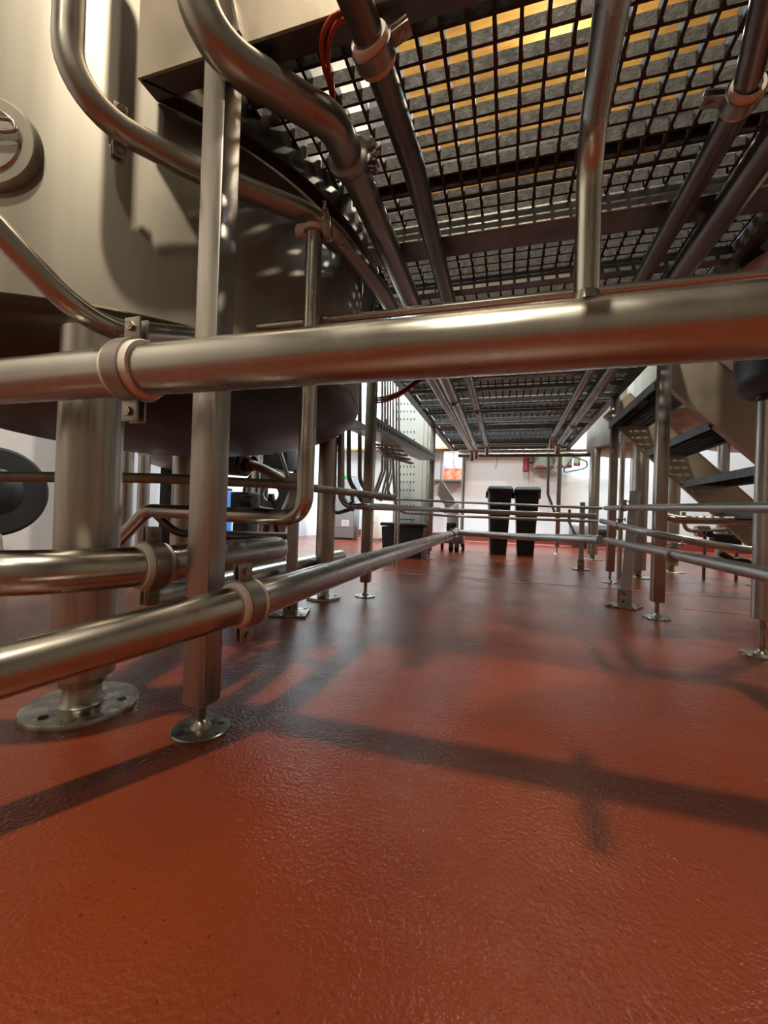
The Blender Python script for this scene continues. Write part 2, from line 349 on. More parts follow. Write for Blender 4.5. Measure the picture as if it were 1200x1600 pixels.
T_ = .0075; PITCH = .05; G0, G1 = 1.386, 1.416
for i in range(len(edges)-1):
    y0, y1 = edges[i]+.006, edges[i+1]-.008
    b = MB(); y = y0+T_/2
    ys = []
    while y < y1+.001: ys.append(y); y += PITCH
    for y in ys: b.span((xmin(y), y-T_/2, G0), (.70, y+T_/2, G1))
    x = -.70
    while x < .701:
        segs = []; st = None; k = y0
        while k <= y1+.0001:
            ok = x >= xmin(k)-.001
            if ok and st is None: st = k
            if not ok and st is not None: segs.append((st, k)); st = None
            k += .01
        if st is not None: segs.append((st, y1))
        for (s0, s1) in segs:
            if s1-s0 > .02: b.span((x-T_/2, s0, G0+.0005), (x+T_/2, s1, G1-.0005))
        x += PITCH
    o = b.build('grating_panel', GRATE, None, False, origin=(0, (y0+y1)/2, G0))
    lb = ['nearest grey grating panel of the overhead walkway, right above the bent pipes', 'second grey grating panel of the overhead walkway, just past the pale cross strip', 'third grey grating panel from the front of the overhead walkway',
          'fourth grey grating panel of the walkway, above the square post in mid-floor', 'fifth grey grating panel from the front, above the lower stair post', 'sixth grey grating panel from the front, second from the far end', 'farthest grey grating panel of the overhead walkway, nearest the white wall'][i]
    tag(o, lb, 'grating', 'grating panels of the walkway')

# ------------------------------------------------------------------ big pipes near the camera
R3 = .0381
mp = pipe('process_pipe', [(-1.5, .512, .65), (1.25, .512, .65)], R3, 'thick polished horizontal pipe with a branch tube, crossing the whole picture in front of everything')
mc = py(214, 581, .515); clamp(mp, (mc.x, .512, .65), (1, -.01, 0), R3, (0, 0, 1), wid=.030, ear=.034)
b0 = py(915, 500, .512); b1 = py(922, 225, .512); b2 = pd(968, -70, .29); b3 = b2+(b2-b1).normalized()*.02
MB().tube(fillet([(b0.x, .512, .66), b1, b3], .05), .0135, 20).build('branch_tube', STEEL, mp)
MB().lathe([(.0185, 0), (.016, .006), (.0138, .012)], (b0.x, .512, .65+R3-.004), (0, 0, 1), 20).build('branch_weld', STEEL, mp)

lp = [pz(-60, 1066, .262), (-.455, .72, .262), (-.447, .9, .258), pX(713, 833, -.445)]
lp[0] = pd(-70, 1068, .60)
lpp = pX(390, 940, -.455)
lpt = pipe('process_pipe', fillet([pd(-90, 1074, .50), lpp, pX(713, 833, -.447)], .5, 10), R3*.93, 'thick low pipe sloping from the bottom left edge past the front post into the distance')
lax = (pX(713, 833, -.447)-lpp); _fp = fillet([pd(-90, 1074, .50), lpp, pX(713, 833, -.447)], .5, 10); _fi = min(range(1, len(_fp)-1), key=lambda i: (_fp[i]-lpp).length); clamp(lpt, _fp[_fi], _fp[_fi+1]-_fp[_fi-1], R3*.93, (0, 0, 1), wid=.030, ear=.030)
ep = pX(705, 836, -.447); clamp(lpt, ep, lax, R3*.93, liner=False, ear=.02)

m0, m1 = Vector((-1.05, .40, .322)), Vector((-.76, .475, .322)); m2 = Vector((-.665, .66, .322)); m3 = Vector((-.655, 1.13, .322))
mpts = fillet([m0, m1, m2, m3, m3+Vector((-.22, .05, -.01))], [.20, .20, .055], 10)
mi = min(range(len(mpts)-1), key=lambda i: (mpts[i]-m2).length); mcp = mpts[mi]; mca = mpts[mi+1]-mpts[mi-1]
mdp = pipe('process_pipe', mpts, R3, 'thick pipe curving from the left edge behind the front post, just above the lowest pipe')
clamp(mdp, mcp, mca, R3, (0, 0, 1), wid=.030, ear=.030)
q0, q1 = pX(180, 948, -.80), pX(520, 863, -.78)
pipe('process_pipe', [(-.955, .90, .174), (-.955, 2.35, .174)], R3, 'thick low pipe half hidden behind the lowest pipe, passing behind the second round leg')

# thin rail behind the main pipe
tp = py(393, 513, .943)
th = pipe('thin_pipe', [(tp.x, .943, tp.z), (1.15, .943, tp.z)], .0098, 'slim straight pipe running just behind and above the thick crossing pipe', n=16)
b = MB(); b.lathe([(.013, -.004), (.021, -.004), (.021, .004), (.013, .004), (.013, -.004)], (tp.x+.004, .943, tp.z+.004), (1, 0, 0), 20); b.build('ring_clamp', CLAMP, th)
MB().box((tp.x-.022, .943, tp.z-.002), (.026, .022, .024), None, .005).build('end_block', LINER, th)

# pipe F hugging the tank then running back under the walkway
ZF = 1.18
fx = pz(650, 550, ZF).x
f_pts = [pd(97, -120, .765), pd(103, 150, .765), pz(300, 262, ZF), pz(505, 343, ZF), Vector((pz(620, 497, ZF).x, pz(598, 455, ZF).y, ZF)), pz(736, 702, ZF)]
f_pts[1].z = ZF; f_pts[0].x = f_pts[1].x; f_pts[0].y = f_pts[1].y; f_pts[0].z = 1.75
fp = pipe('process_pipe', fillet(f_pts, [.11, .3, .25, .5], 10), .0254, 'pipe dropping down the tank front, bending behind the front post and following the tank', m_=STEEL_F)
c0 = pz(186, 208, ZF); clamp(fp, c0, pz(230, 232, ZF)-pz(160, 190, ZF), .0254, (0, 0, 1), wid=.024, ear=.024, liner=False)
fw = pz(283, 252, ZF)
c1 = pz(498, 345, ZF)
# pipe E lower left
ep_ = pipe('process_pipe', fillet([pd(-60, 300, .60), pd(142, 512, .70), pd(320, 526, 1.0)], .10), .0190, 'pipe coming down diagonally from the left edge across the tank, passing behind the pipe clamp')
# vertical pipe with stamped marks
v0 = pd(491, 365, 1.0); v1 = pd(476, 811, 1.0); v1.x, v1.y = v0.x, v0.y; v1.z = .44-.018
v2 = pd(230, 800, 1.26); v2.z = v1.z+.004; v3 = pd(168, 862, 1.30)
vp = pipe('process_pipe', fillet([v0, v1, v2, v3], [.055, .07], 10), .0200, 'upright pipe with stamped lettering that bends left under the tank, behind the thick crossing pipe')
b = MB(); b.cyl(v0, v0+Vector((0, 0, .012)), .026, 24); b.cyl(v0+Vector((0, 0, .008)), v0+Vector((-.045, .01, .018)), .017, 20); b.build('ferrule', LINER, vp)
triclamp(vp, v0+Vector((.028, .01, .012)), (1, .3, .1), .018)
hx = AX  # stamped marks along the tube, facing the room
rnd = random.Random(3); b = MB()
toc = Vector((-v0.x, -v0.y, 0)).normalized(); sd = toc.cross(Vector((0, 0, 1)))
z = v0.z-.06
def stroke(p, w_, h_):
    M = Matrix((sd, -toc, Vector((0, 0, 1)))).transposed(); b.box(p, (w_, .0006, h_), M)
for k in range(26):
    z -= .014 if k % 7 else .05
    if z < .50: break
    base = Vector((v0.x, v0.y, z))+toc*.0199
    kind = rnd.randrange(3)
    stroke(base+sd*.003, .0008, .007); 
    if kind != 1: stroke(base-sd*.003, .0008, .007)
    if kind != 0: stroke(base+Vector((0, 0, .003)), .006, .0009)
    if kind == 2: stroke(base-Vector((0, 0, .003)), .006, .0009)
b.build('stamped_lettering', STEEL_D, vp, False)

# ------------------------------------------------------------------ pipes slung under the walkway
ZP = 1.28
A1 = pz(528, 190, ZP); Aend = pz(741, 700, ZP); A1.x = (A1.x+Aend.x)/2; Aend.x = A1.x
a_top = pz(304, 62, ZP); a_up = Vector((a_top.x, a_top.y-.01, 1.9))
pa = pipe('process_pipe', fillet([a_up, a_top, A1, Aend], [.10, .085], 12), .0365, 'thick pipe sweeping down at the top left, then running back under the walkway', m_=STEEL_F)
ac = Vector((A1.x, pz(549, 245, ZP).y, ZP)); triclamp(pa, ac, (0, 1, 0), .034, up=(1, 0, .3)); clamp(pa, ac+Vector((0, .03, 0)), (0, 1, 0), .0365, (1, 0, -.15), wid=.022, ear=.026, liner=False, both=False)
B1 = pz(583, 75, ZP); Bend = pz(760, 695, ZP)
B0 = pz(520, -70, ZP); B0.z += .02
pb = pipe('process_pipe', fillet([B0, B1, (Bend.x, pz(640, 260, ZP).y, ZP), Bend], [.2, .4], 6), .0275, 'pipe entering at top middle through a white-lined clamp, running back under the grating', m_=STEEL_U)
cb = pz(584, 80, ZP); clamp(pb, cb, B1-B0, .0285, (1, .15, .25), wid=.024, ear=.034, both=False)
D1 = pz(1166, 138, ZP); Dend = pz(864, 681, ZP)
D0 = pz(1212, -40, ZP); D0.z += .03
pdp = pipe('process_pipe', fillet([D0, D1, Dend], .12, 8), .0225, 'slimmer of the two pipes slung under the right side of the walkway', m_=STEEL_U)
clamp(pdp, pz(1160, 150, ZP), Dend-D1, .0235, (-1, 0, .15), wid=.026, ear=.036, both=False)
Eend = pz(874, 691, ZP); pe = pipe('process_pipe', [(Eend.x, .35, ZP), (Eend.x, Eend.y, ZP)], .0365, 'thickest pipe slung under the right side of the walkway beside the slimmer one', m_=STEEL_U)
for (P_, yy, r_) in ((pb, 3.3, .0275), (pa, 3.0, .0365), (pe, 3.9, .0365)):
    xx = {0: Bend.x, 1: Aend.x, 2: Eend.x}[(pb, pa, pe).index(P_)]
    clamp(P_, (xx, yy, ZP), (0, 1, 0), r_, liner=False, wid=.015, ear=.01)
for (P_, p, r_) in ((pa, Aend, .0365), (pb, Bend, .0275), (pdp, Dend, .0225), (pe, Eend, .0365), (fp, f_pts[-1], .0254)):
    e = MB(); e.tube(fillet([p-Vector((0, .03, 0)), p+Vector((0, .12, 0)), p+Vector((.0, .17, -.10))], .06, 6), r_*.9, 18); e.build('end_elbow', STEEL, P_)
    triclamp(P_, p+Vector((0, .01, 0)), (0, 1, 0), r_*.9)
x0, x1 = py(700, 697, 5.62), py(948, 705, 5.62)
pipe('cross_pipe', [(-.62, 5.60, 1.305), (1.6, 5.60, 1.305)], .022, 'bright straight pipe crossing at the far end of the walkway, the upper of two')
pipe('cross_pipe', [(-.62, 5.50, 1.235), (1.6, 5.50, 1.235)], .026, 'dull straight pipe crossing at the far end of the walkway, the lower of two', m_=STEEL_D)

# red cables
for k, (dx, lb) in enumerate([(0, 'outer red cable looped over the bent pipe at the top and running along the grating'), (12, 'inner red cable looped beside the outer one under the grating')]):
    pts = [pd(545+dx*.3, 18+dx, .74), pz(520+dx*.7, 26+dx*.8, 1.30), pz(503+dx, 60+dx*.4, 1.31), pz(506+dx*.6, 105, 1.32), pz(518+dx*.3, 150, 1.335), pz(524+dx*.1, 240, 1.325), pz(548+dx*.1, 305, 1.322), pz(590, 385-dx*.3, 1.322), pz(618+dx*.1, 440, 1.325), pz(650, 505+dx, 1.32), pz(700, 605, 1.31)]
    P = []
    for i in range(len(pts)-1):
        p0 = pts[max(0, i-1)]; p1 = pts[i]; p2 = pts[i+1]; p3 = pts[min(len(pts)-1, i+2)]
        for t in [j/6 for j in range(6)]:
            P.append(.5*((2*p1)+(p2-p0)*t+(2*p0-5*p1+4*p2-p3)*t*t+(3*p1-p0-3*p2+p3)*t**3))
    P.append(pts[-1])
    tag(MB().tube(P, .0042, 10).build('red_cable', REDCABLE, None), lb, 'cable', 'red cables under the walkway')

# ------------------------------------------------------------------ stairs on the right
st = root('stair_flight', (.9, 2.8, 0), 'short steel stair flight going down to the right from the walkway, with dark grated treads', 'stairs')
def stringer(y, lo, hi, xa, xb, t=.008):
    b = MB(); b.prism([(xa, y, lo-xa), (xb, y, lo-xb), (xb+(hi-lo)*.5, y, lo-xb+(hi-lo)*.5), (xa+(hi-lo)*.5, y, lo-xa+(hi-lo)*.5)], (0, t, 0))
    b.bar((xa, y+.014, lo-xa), (xb, y+.014, lo-xb), .045, .012, up=(1, 0, 1))
    h = (hi-lo)*.5; b.bar((xa+h, y+.014, lo-xa+h), (xb+h, y+.014, lo-xb+h), .036, .006, up=(1, 0, 1))
    return b.build('stringer', STAIRM, st, False)
stringer(2.34, 1.86, 2.17, .70, 1.80); stringer(3.31, 1.86, 2.17, .66, 1.80)
for k in range(5):
    xb = .69+.235*k; zt = 1.145-.207*k
    b = MB(); n_ = 6
    for j in range(n_): b.span((xb+.01+j*.044, 2.36, zt-.032), (xb+.014+j*.044, 3.30, zt))
    for j in range(20): b.span((xb+.005, 2.37+j*.048, zt-.03), (xb+.235, 2.374+j*.048, zt-.001))
    t = b.build('tread', BLACK, st, False)
    MB().span((xb-.002, 2.355, zt-.042), (xb+.004, 3.305, zt+.002)).build('tread_edge', NOSE, t, False)
    MB().span((xb+.236, 2.355, zt-.042), (xb+.242, 3.305, zt+.002)).build('tread_edge', NOSE, t, False)

# ------------------------------------------------------------------ vessel with leg on the right
vs_ = root('hanging_vessel', (1.02, 1.70, 0), 'dark round-bottomed steel vessel at the right edge standing on a round leg', 'vessel')
vc = Vector((1.0, 1.69, 0)); b = MB(); b.lathe([(0, .86)]+[(.25*math.sin(t), .94-.08*math.cos(t)) for t in [i*PI/2/10 for i in range(1, 11)]]+[(.25, 2.5), (0, 2.55)], vc, n=64)
DARKS = mat('dark_vessel_steel', (.035, .038, .04), .2, .42, .1, 5, .05, 10)
b.build('vessel_body', DARKS, vs_)
lg = MB().cyl((.853, 1.73, .125), (.853, 1.73, .90), .033, 32).build('leg', STEEL_V, vs_)
MB().lathe([(.033, 0), (.039, .004), (.039, .012), (.033, .016)], (.853, 1.73, .868), (0, 0, 1), 32).build('collar_ring', BLACK, lg)
foot(lg, .853, 1.73, .125, .062, .009, collar=.018)
pv = MB().lathe([(.262, 1.15), (.268, 1.15), (.268, 1.30), (.262, 1.30), (.262, 1.15)], vc, n=60, a0=2.2, a1=4.6); pv.build('pale_band', LINER, vs_)

# ------------------------------------------------------------------ channel support stands
def strut_stand(x, y, zt, label, plate=.075, rot=0.0, s=.041, lean=(0, 0)):
    rt = root('pipe_support_stand', (x, y, 0), label, 'support stand', 'slotted channel stands holding the low pipes')
    Rm = Matrix.Rotation(rot, 3, 'Z')
    def P(a, b_, z): v = Rm @ Vector((a, b_, 0)); return Vector((x+v.x+lean[0]*z, y+v.y+lean[1]*z, z))
    b = MB(); h = s/2; t = .003
    sec = [(-h, -h), (h, -h), (h, h), (h-.012, h), (h-.012, h-t), (h-t, h-t), (h-t, -h+t), (-h+t, -h+t), (-h+t, h-t), (-h+.012, h-t), (-h+.012, h), (-h, h)]
    poly = [P(u, v, .008) for u, v in sec]; top = P(0, 0, zt)-P(0, 0, .008); b.prism(poly, top); ch = b.build('channel', GALV, rt, False)
    b = MB(); b.box((x, y, .005), (plate*2, plate*2, .008), Rm, .001); pl = b.build('base_plate', PLATE, rt, False)
    for sx in (-1, 1):
        for sy in (-1, 1): c = P(sx*plate*.72, sy*plate*.72, .0085); MB().cyl(c, c+Vector((0, 0, .0015)), .008, 12).build('bolt_hole', HOLE, pl)
    b = MB(); b.box(P(0, -h-.004, .05), (s+.014, .005, .085), Rm); b.box(P(h+.004, 0, .05), (.005, s+.012, .085), Rm); br = b.build('foot_bracket', PLATE, rt, False)
    for z in (.03, .07): c = P(0, -h-.0065, z); MB().cyl(c, c+Rm @ Vector((0, -.002, 0)), .006, 12).build('bolt_hole', HOLE, br)
    return rt
strut_stand(-.87, 1.60, .60, 'slotted channel stand on a square base plate between the tank legs, left side', rot=.32)
strut_stand(.603, 2.424, .60, 'slotted channel stand on a square base plate, nearer of the two on the right side', rot=-.5, plate=.07, lean=(.06, 0))
strut_stand(.656, 4.063, .60, 'slotted channel stand farther back on the right side, in front of the white wall', rot=-.1, plate=.07)

# ------------------------------------------------------------------ pipe runs across and down the right side
XR_ = .575
r1 = [pX(1290, 793, XR_), pX(1190, 793, XR_), pX(985, 793, XR_), pX(946, 794, XR_+.02)]
R1p = pipe('thin_pipe', r1, .0135, 'uppermost slim pipe of the three running along the right-hand posts', n=18, m_=STEEL_M)
r3 = [pX(1290, 921, XR_), pX(1190, 896, XR_), pX(1066, 869, XR_), pX(946, 844, XR_+.03)]
R3p = pipe('process_pipe', r3, .0178, 'lowest pipe of the three running along the right-hand posts', n=20, m_=STEEL_M)
k2 = pX(1035, 838, XR_+.005); r2 = [pd(1290, 872, 1.45), pd(1178, 862, 1.86), k2, pX(940, 814, XR_+.03)]
R2p = pipe('process_pipe', fillet(r2, .5), .0162, 'middle pipe of the three on the right, passing behind the round leg', n=20, m_=STEEL_M)
for (P_, px_, py_, r_, X_) in ((R1p, 975, 793, .0135, XR_), (R2p, 968, 822, .0162, XR_+.02), (R3p, 1052, 867, .018, XR_)):
    c = pX(px_, py_, X_); triclamp(P_, c, (0, 1, 0), r_)
hv = pd(1145, 868, 1.9); b = MB(); b.tube(fillet([hv+Vector((-.05, 0, .01)), hv+Vector((0, 0, -.02)), hv+Vector((.05, 0, -.02)), hv+Vector((.09, -.02, -.06))], .02, 5), .013, 14); b.build('hanging_valve', BLACK, R2p)
cn1, cn2, cn3, cn4 = r1[-1], r2[-1], r3[-1], None
def far(px, y_, end, z_): return pd(px, y_, end)
p1 = pipe('thin_pipe', fillet([pd(603, 655, 3.0), pd(606, 779, 3.0), pd(700, 784, 3.5), cn1+Vector((-.01, .04, 0))], .09), .0095, 'uppermost slim pipe crossing the aisle in front of the black bins', n=14, m_=STEEL_M)
p2a = [pd(533, 668, 2.12), pd(533, 790, 2.12), pd(570, 791, 2.06), pd(695, 797, 3.2), cn2+Vector((-.02, .08, .03))]
p2 = pipe('process_pipe', fillet(p2a, [.10, .05, .3]), .0180, 'pipe bending out from beside the second tank leg and crossing the aisle, second from top', n=18, m_=STEEL_M)
triclamp(p2, pd(550, 790, 2.1), (1, .1, 0), .02); triclamp(p2, pd(696, 797, 3.2), (1, .3, 0), .017)
p3 = pipe('thin_pipe', fillet([pd(612, 690, 3.1), pd(618, 800, 3.1), pd(700, 806, 3.5), cn2+Vector((-.02, .02, -.005))], .12), .0105, 'slim pipe crossing the aisle, third from the top', n=14, m_=STEEL_M)
p4 = pipe('process_pipe', [pX(713, 832, -.447)+Vector((-.03, 0, .0)), pd(800, 838, 3.75), cn3+Vector((-.02, .05, .0))], .0290, 'lowest and thickest pipe crossing the aisle in front of the black bins', n=20, m_=STEEL_M)
b = MB(); c = pX(713, 832, -.447); b.lathe([(.04, -.02), (.046, -.012), (.046, .012), (.04, .02)], c, (1, .3, 0), 24); b.build('joint_collar', CLAMP, p4)

# cluster of upright pipes beside the cable tray
for k in range(7):
    px = 597+4.3*k; D = 2.75+.13*k
    pts = [pd(px, 560, D), pd(px, 735, D), pd(px-(9 if k > 1 else 14), 775-k, D), pd(px-16, 779, D)]
    if k >= 5: e_ = pd(px+1, 790, D); pts = [pd(px, 560, D), e_, Vector((e_.x, e_.y, .0))]
    t = MB().tube(fillet(pts, .08, 6) if len(pts) > 2 else pts, .0088, 12).build('upright_pipe', STEEL if k % 2 else GALV, None)
    tag(t, ['leftmost', 'second from left', 'third from left', 'middle', 'third from right', 'second from right', 'rightmost'][k]+' slim upright pipe in the cluster between the square post and perforated cabinet', 'pipe', 'cluster of upright pipes')
for (px, D, ye, bx) in ((545, 2.3, 770, 575), (562, 2.5, 768, 590)):
    t = MB().tube(fillet([pd(px, 575, D), pd(px, 750, D), pd(bx-8, 785, D)], .12, 8), .0125, 14).build('upright_pipe', STEEL_D, None)
    tag(t, 'thicker upright pipe left of the square post, curving right at the bottom' if px == 545 else 'upright pipe just left of the square post, curving behind it', 'pipe')
vf = MB(); c = pd(600, 776, 2.6); vf.cyl(c+Vector((-.05, 0, 0)), c+Vector((.07, .03, -.005)), .022, 16); vf.lathe([(.03, -.008), (.03, .008), (.02, .01)], c+Vector((-.02, 0, 0)), (1, .2, 0), 20)
tag(vf.build('inline_valve', GALV, None), 'small steel valve where the upright pipes meet the grey pipe', 'valve')
# cable tray
ct = root('cable_tray', (-.70, 3.1, .95), 'slotted grey cable tray running back from the square post on the left', 'cable tray')
ta, tb = Vector((-.70, 2.12, .93)), Vector((-.71, 4.14, 1.03))
b = MB(); b.bar(ta, tb, .006, .07); b.bar(ta+Vector((-.07, 0, -.035)), tb+Vector((-.07, 0, -.035)), .14, .006); b.bar(ta+Vector((-.14, 0, 0)), tb+Vector((-.14, 0, 0)), .006, .07); b.build('tray_rail', GALV, ct, False)
b = MB(); 
for k in range(34):
    p = ta.lerp(tb, (k+.5)/34)+Vector((.0035, 0, 0)); b.box(p, (.002, .022, .026))
b.build('slots', HOLE, ct, False)
b = MB()
for k in range(5): b.bar(ta+Vector((-.10, .35+.05*k, -.06-.01*k)), ta+Vector((.02, .5+.10*k, -.05-.015*k)), .03, .012)
b.build('clip_row', CLAMP, ct, False)
wr = [pd(578, 622, 2.2), pd(598, 622, 2.2), pd(625, 612, 2.3), pd(655, 590, 2.3), pd(700, 565, 2.2)]
for k in range(3): tag(MB().tube(fillet([p+Vector((0, 0, -.012*k)) for p in wr], .1, 5), .0055, 8).build('hanging_cable', [REDCABLE, BLACKR, REDCABLE][k], None), ['upper red cable strung from the square post to the walkway', 'dark cable strung from the square post to the walkway', 'lower red cable strung from the square post to the walkway'][k], 'cable')

# grey conduit running under the tank
pipe('grey_conduit', fillet([pd(-80, 744, 1.34), pd(250, 747, 1.42), pd(440, 757, 1.66), pd(612, 777, 2.30)], .5), .0175, 'dull grey conduit running level under the tank from the left edge', m_=mat('dull_grey_conduit', (.40, .39, .33), .35, .5, .1, 30, .1, 60, (.30, .28, .23), 20), n=16)
pipe('under_tank_pipe', fillet([pd(240, 800, 1.75), pd(275, 833, 1.75), pd(460, 838, 2.1)], .08), .0175, 'dark bent pipe low under the tank, below the stamped pipe', m_=STEEL_D, n=16)

# ------------------------------------------------------------------ equipment behind and under the tank
# second smaller vessel far left with legs
v2r = root('second_vessel', (-2.55, 3.0, 0), 'smaller round steel vessel on legs standing far behind the big tank', 'vessel')
vc2 = Vector((-2.55, 3.05, 0)); b = MB(); b.lathe([(0, .74)]+[(.5*math.sin(t), .86-.12*math.cos(t)) for t in [i*PI/2/10 for i in range(1, 11)]]+[(.5, 2.4), (0, 2.5)], vc2, n=64); b.build('vessel_body', STEEL_T, v2r)
for (px, D) in ((196, 2.75), (223, 3.0), (283, 3.3)):
    p = pd(px, 800, D); l = MB().cyl((p.x, p.y, .05), (p.x, p.y, .80), .040, 24).build('leg', STEEL_V, v2r); foot(l, p.x, p.y, .06, .07, .015)
# black reel at far left
rl = root('hose_reel', (-2.7, 1.7, 0), 'large black round reel seen at the left edge under the tank', 'reel')
rc = pd(-14, 768, 2.35); ax = Vector((rc.x, rc.y, 0)).normalized(); ax = (Matrix.Rotation(.25, 3, 'Z') @ ax)
b = MB(); b.lathe([(0, -.07), (.235, -.07), (.25, -.055), (.25, .055), (.235, .07), (0, .07)], rc, ax, 48); b.build('drum', BLACKR, rl)
b = MB(); b.lathe([(.0, -.09), (.05, -.088), (.12, -.078), (.13, -.07)], rc, ax, 32); b.build('hub', BLACK, rl)
b = MB(); b.bar(rc, (rc.x-.12, rc.y, .0), .03, .03, (0, 1, 0)); b.bar(rc, (rc.x+.12, rc.y, .0), .03, .03, (0, 1, 0)); b.build('stand', STEEL_D, rl)
# black control cabinet between
p = pd(268, 800, 3.7); bb = root('black_cabinet', (p.x, p.y, 0), 'black box cabinet seen in the gap between the tank leg and the front post', 'cabinet')
MB().box((p.x, p.y, .40), (.16, .16, .78), Matrix.Rotation(.5, 3, 'Z'), .008).build('body', BLACK, bb); MB().box((p.x, p.y-.002, .012), (.2, .2, .02), Matrix.Rotation(.5, 3, 'Z')).build('plinth', BLACKR, bb)
# pump set
pr_ = pd(385, 790, 2.5); pm = root('pump_set', (pr_.x, pr_.y, 0), 'black electric pump with brown hose, standing behind the front post under the tank', 'pump')
c = pd(378, 722, 2.45); b = MB(); b.cyl(c+Vector((-.10, 0, .0)), c+Vector((.03, 0, -.01)), .075, 28); b.box(c+Vector((-.03, 0, .06)), (.10, .08, .07), None, .01); b.cyl(c+Vector((-.02, -.05, .0)), c+Vector((-.02, -.09, 0)), .04, 20); b.build('motor', BLACK, pm)
b = MB(); b.lathe([(.045, -.02), (.05, -.01), (.05, .01), (.045, .02)], c+Vector((.05, .01, -.005)), (1, 0, -.1), 20); b.build('coupling', mat('brown_rubber', (.10, .05, .035), 0, .5), pm)
b = MB(); b.tube(fillet([c+Vector((.03, 0, -.005)), c+Vector((.12, .02, -.03)), pd(440, 748, 2.6)+Vector((0, 0, 0))], .1, 6), .027, 16); b.build('hose', mat('olive_brown_hose', (.22, .19, .13), 0, .5), pm)
c2 = pd(383, 790, 2.5); b = MB(); b.box(c2, (.13, .12, .16), None, .012); b.cyl(c2+Vector((.02, -.06, .03)), c2+Vector((.10, -.06, .03)), .035, 20); b.box((c2.x, c2.y, .18), (.10, .10, .36), None, .01); b.box((c2.x, c2.y, .012), (.34, .2, .024), None, .004); b.build('pump_body', BLACK, pm)
b = MB(); q = pd(400, 715, 2.9); b.span((q.x-.02, q.y-.02, 0), (q.x+.02, q.y+.02, .95), .003); b.span((q.x+.035, q.y-.01, 0), (q.x+.05, q.y+.01, .95)); 
tag(b.build('steel_upright', STEEL, None), 'slim double steel upright standing behind the pump', 'upright')
# grey wheel
wc = pd(424, 772, 3.0); wr_ = root('guard_wheel', wc, 'round dark grey wheel with pale rim behind the bend of the stamped pipe', 'wheel')
wax = Vector((wc.x, wc.y, 0)).normalized(); wax = Matrix.Rotation(-.3, 3, 'Z') @ wax
b = MB(); b.lathe([(.055, -.012), (.17, -.012), (.17, .012), (.055, .012), (.055, -.012)], wc, wax, 48); b.build('disc', GREYC, wr_)
b = MB(); b.lathe([(.172, -.014), (.188, -.014), (.188, .014), (.172, .014), (.172, -.014)], wc, wax, 48); b.build('pale_rim', GALV, wr_)
b = MB(); b.lathe([(.189, -.018), (.205, -.018), (.205, .018), (.189, .018), (.189, -.018)], wc, wax, 48); b.build('tyre', BLACKR, wr_)
b = MB(); b.bar(wc, (wc.x+.1, wc.y+.05, 0), .03, .03, (0, 1, 0)); b.bar(wc, (wc.x-.1, wc.y+.05, 0), .03, .03, (0, 1, 0)); b.build('stand', BLACK, wr_)
# black machine behind
q = pd(432, 706, 3.6); mb_ = root('machine_housing', (q.x, q.y, 0), 'black machine housing hanging above the grey wheel behind the tank', 'machine')
MB().span((q.x-.15, q.y-.1, .78), (q.x+.16, q.y+.1, 1.15), .01).build('housing', BLACK, mb_); 
b = MB(); 
for dx in (-.14, .15): b.span((q.x+dx-.015, q.y+.06, 0), (q.x+dx+.015, q.y+.09, .8))
b.build('stand', BLACK, mb_, False); MB().box((q.x-.02, q.y-.103, .92), (.10, .01, .035), None, .003).build('grey_plate', GALV, mb_, False)
sp = MB().tube([pd(433, 690, 2.7), pd(456, 765, 2.72), pd(440, 800, 2.6), c2], .013, 12); sp.build('drain_hose', mat('grey_hose', (.3, .3, .28), 0, .5), pm)
# blue drum
q = pz(340, 835, 0); q = pd(338, 800, 4.2); bd = root('blue_drum', (q.x, q.y, 0), 'bright blue drum peeping out right of the front post', 'drum')
MB().lathe([(0, 0), (.15, 0), (.155, .02), (.15, .2), (.156, .21), (.15, .22), (.15, .60), (.14, .62), (0, .62)], (q.x, q.y, 0), n=40).build('body', mat('blue_plastic', (.01, .16, .55), 0, .35), bd)
MB().lathe([(.13, .62), (.145, .62), (.145, .64), (.0, .64)], (q.x, q.y, 0), n=40).build('lid', BLACK, bd)
# white tub on floor line
q = pd(415, 808, 3.2); tb_ = MB().box((q.x, q.y, .36), (.42, .26, .05), Matrix.Rotation(.3, 3, 'Z'), .01); tb_.box((q.x, q.y, .17), (.36, .2, .34), Matrix.Rotation(.3, 3, 'Z'), .01)
tag(tb_.build('white_tub', PAPER, None, origin=(q.x, q.y, 0)), 'white tub standing behind the pump under the tank', 'tub')

# grey floor cabinet with white notice
q = pz(538, 842, 0); gc = root('grey_cabinet', (q.x, q.y, 0), 'mid-grey floor cabinet with a small white notice, left of the square post', 'cabinet')
Rc = Matrix.Rotation(.12, 3, 'Z')
MB().box((q.x, q.y, .53), (.40, .40, 1.0), Rc, .008).build('body', GREYC, gc)
MB().box((q.x, q.y, .015), (.36, .36, .03), Rc).build('plinth', BLACK, gc)
f = Rc @ Vector((.04, -.203, 0)); MB().box((q.x+f.x, q.y+f.y, .60), (.29, .006, .80), Rc, .002).build('door', mat('lighter_grey_enamel', (.33, .34, .36), 0, .4), gc)
f = Rc @ Vector((.06, -.208, 0)); nt = MB().box((q.x+f.x, q.y+f.y, .27), (.12, .003, .10), Rc).build('notice', PAPER, gc, False)
b = MB()
for k in range(4): b.box((q.x+f.x, q.y+f.y-.003, .30-.02*k), (.09, .002, .004), Rc)
b.build('notice_lines', GREYC, nt, False)
f2 = Rc @ Vector((.0, -.205, 0)); MB().box((q.x+f2.x, q.y+f2.y, 1.0), (.14, .003, .06), Rc).build('green_sticker', mat('green_sticker', (.05, .5, .1), 0, .5), gc, False)
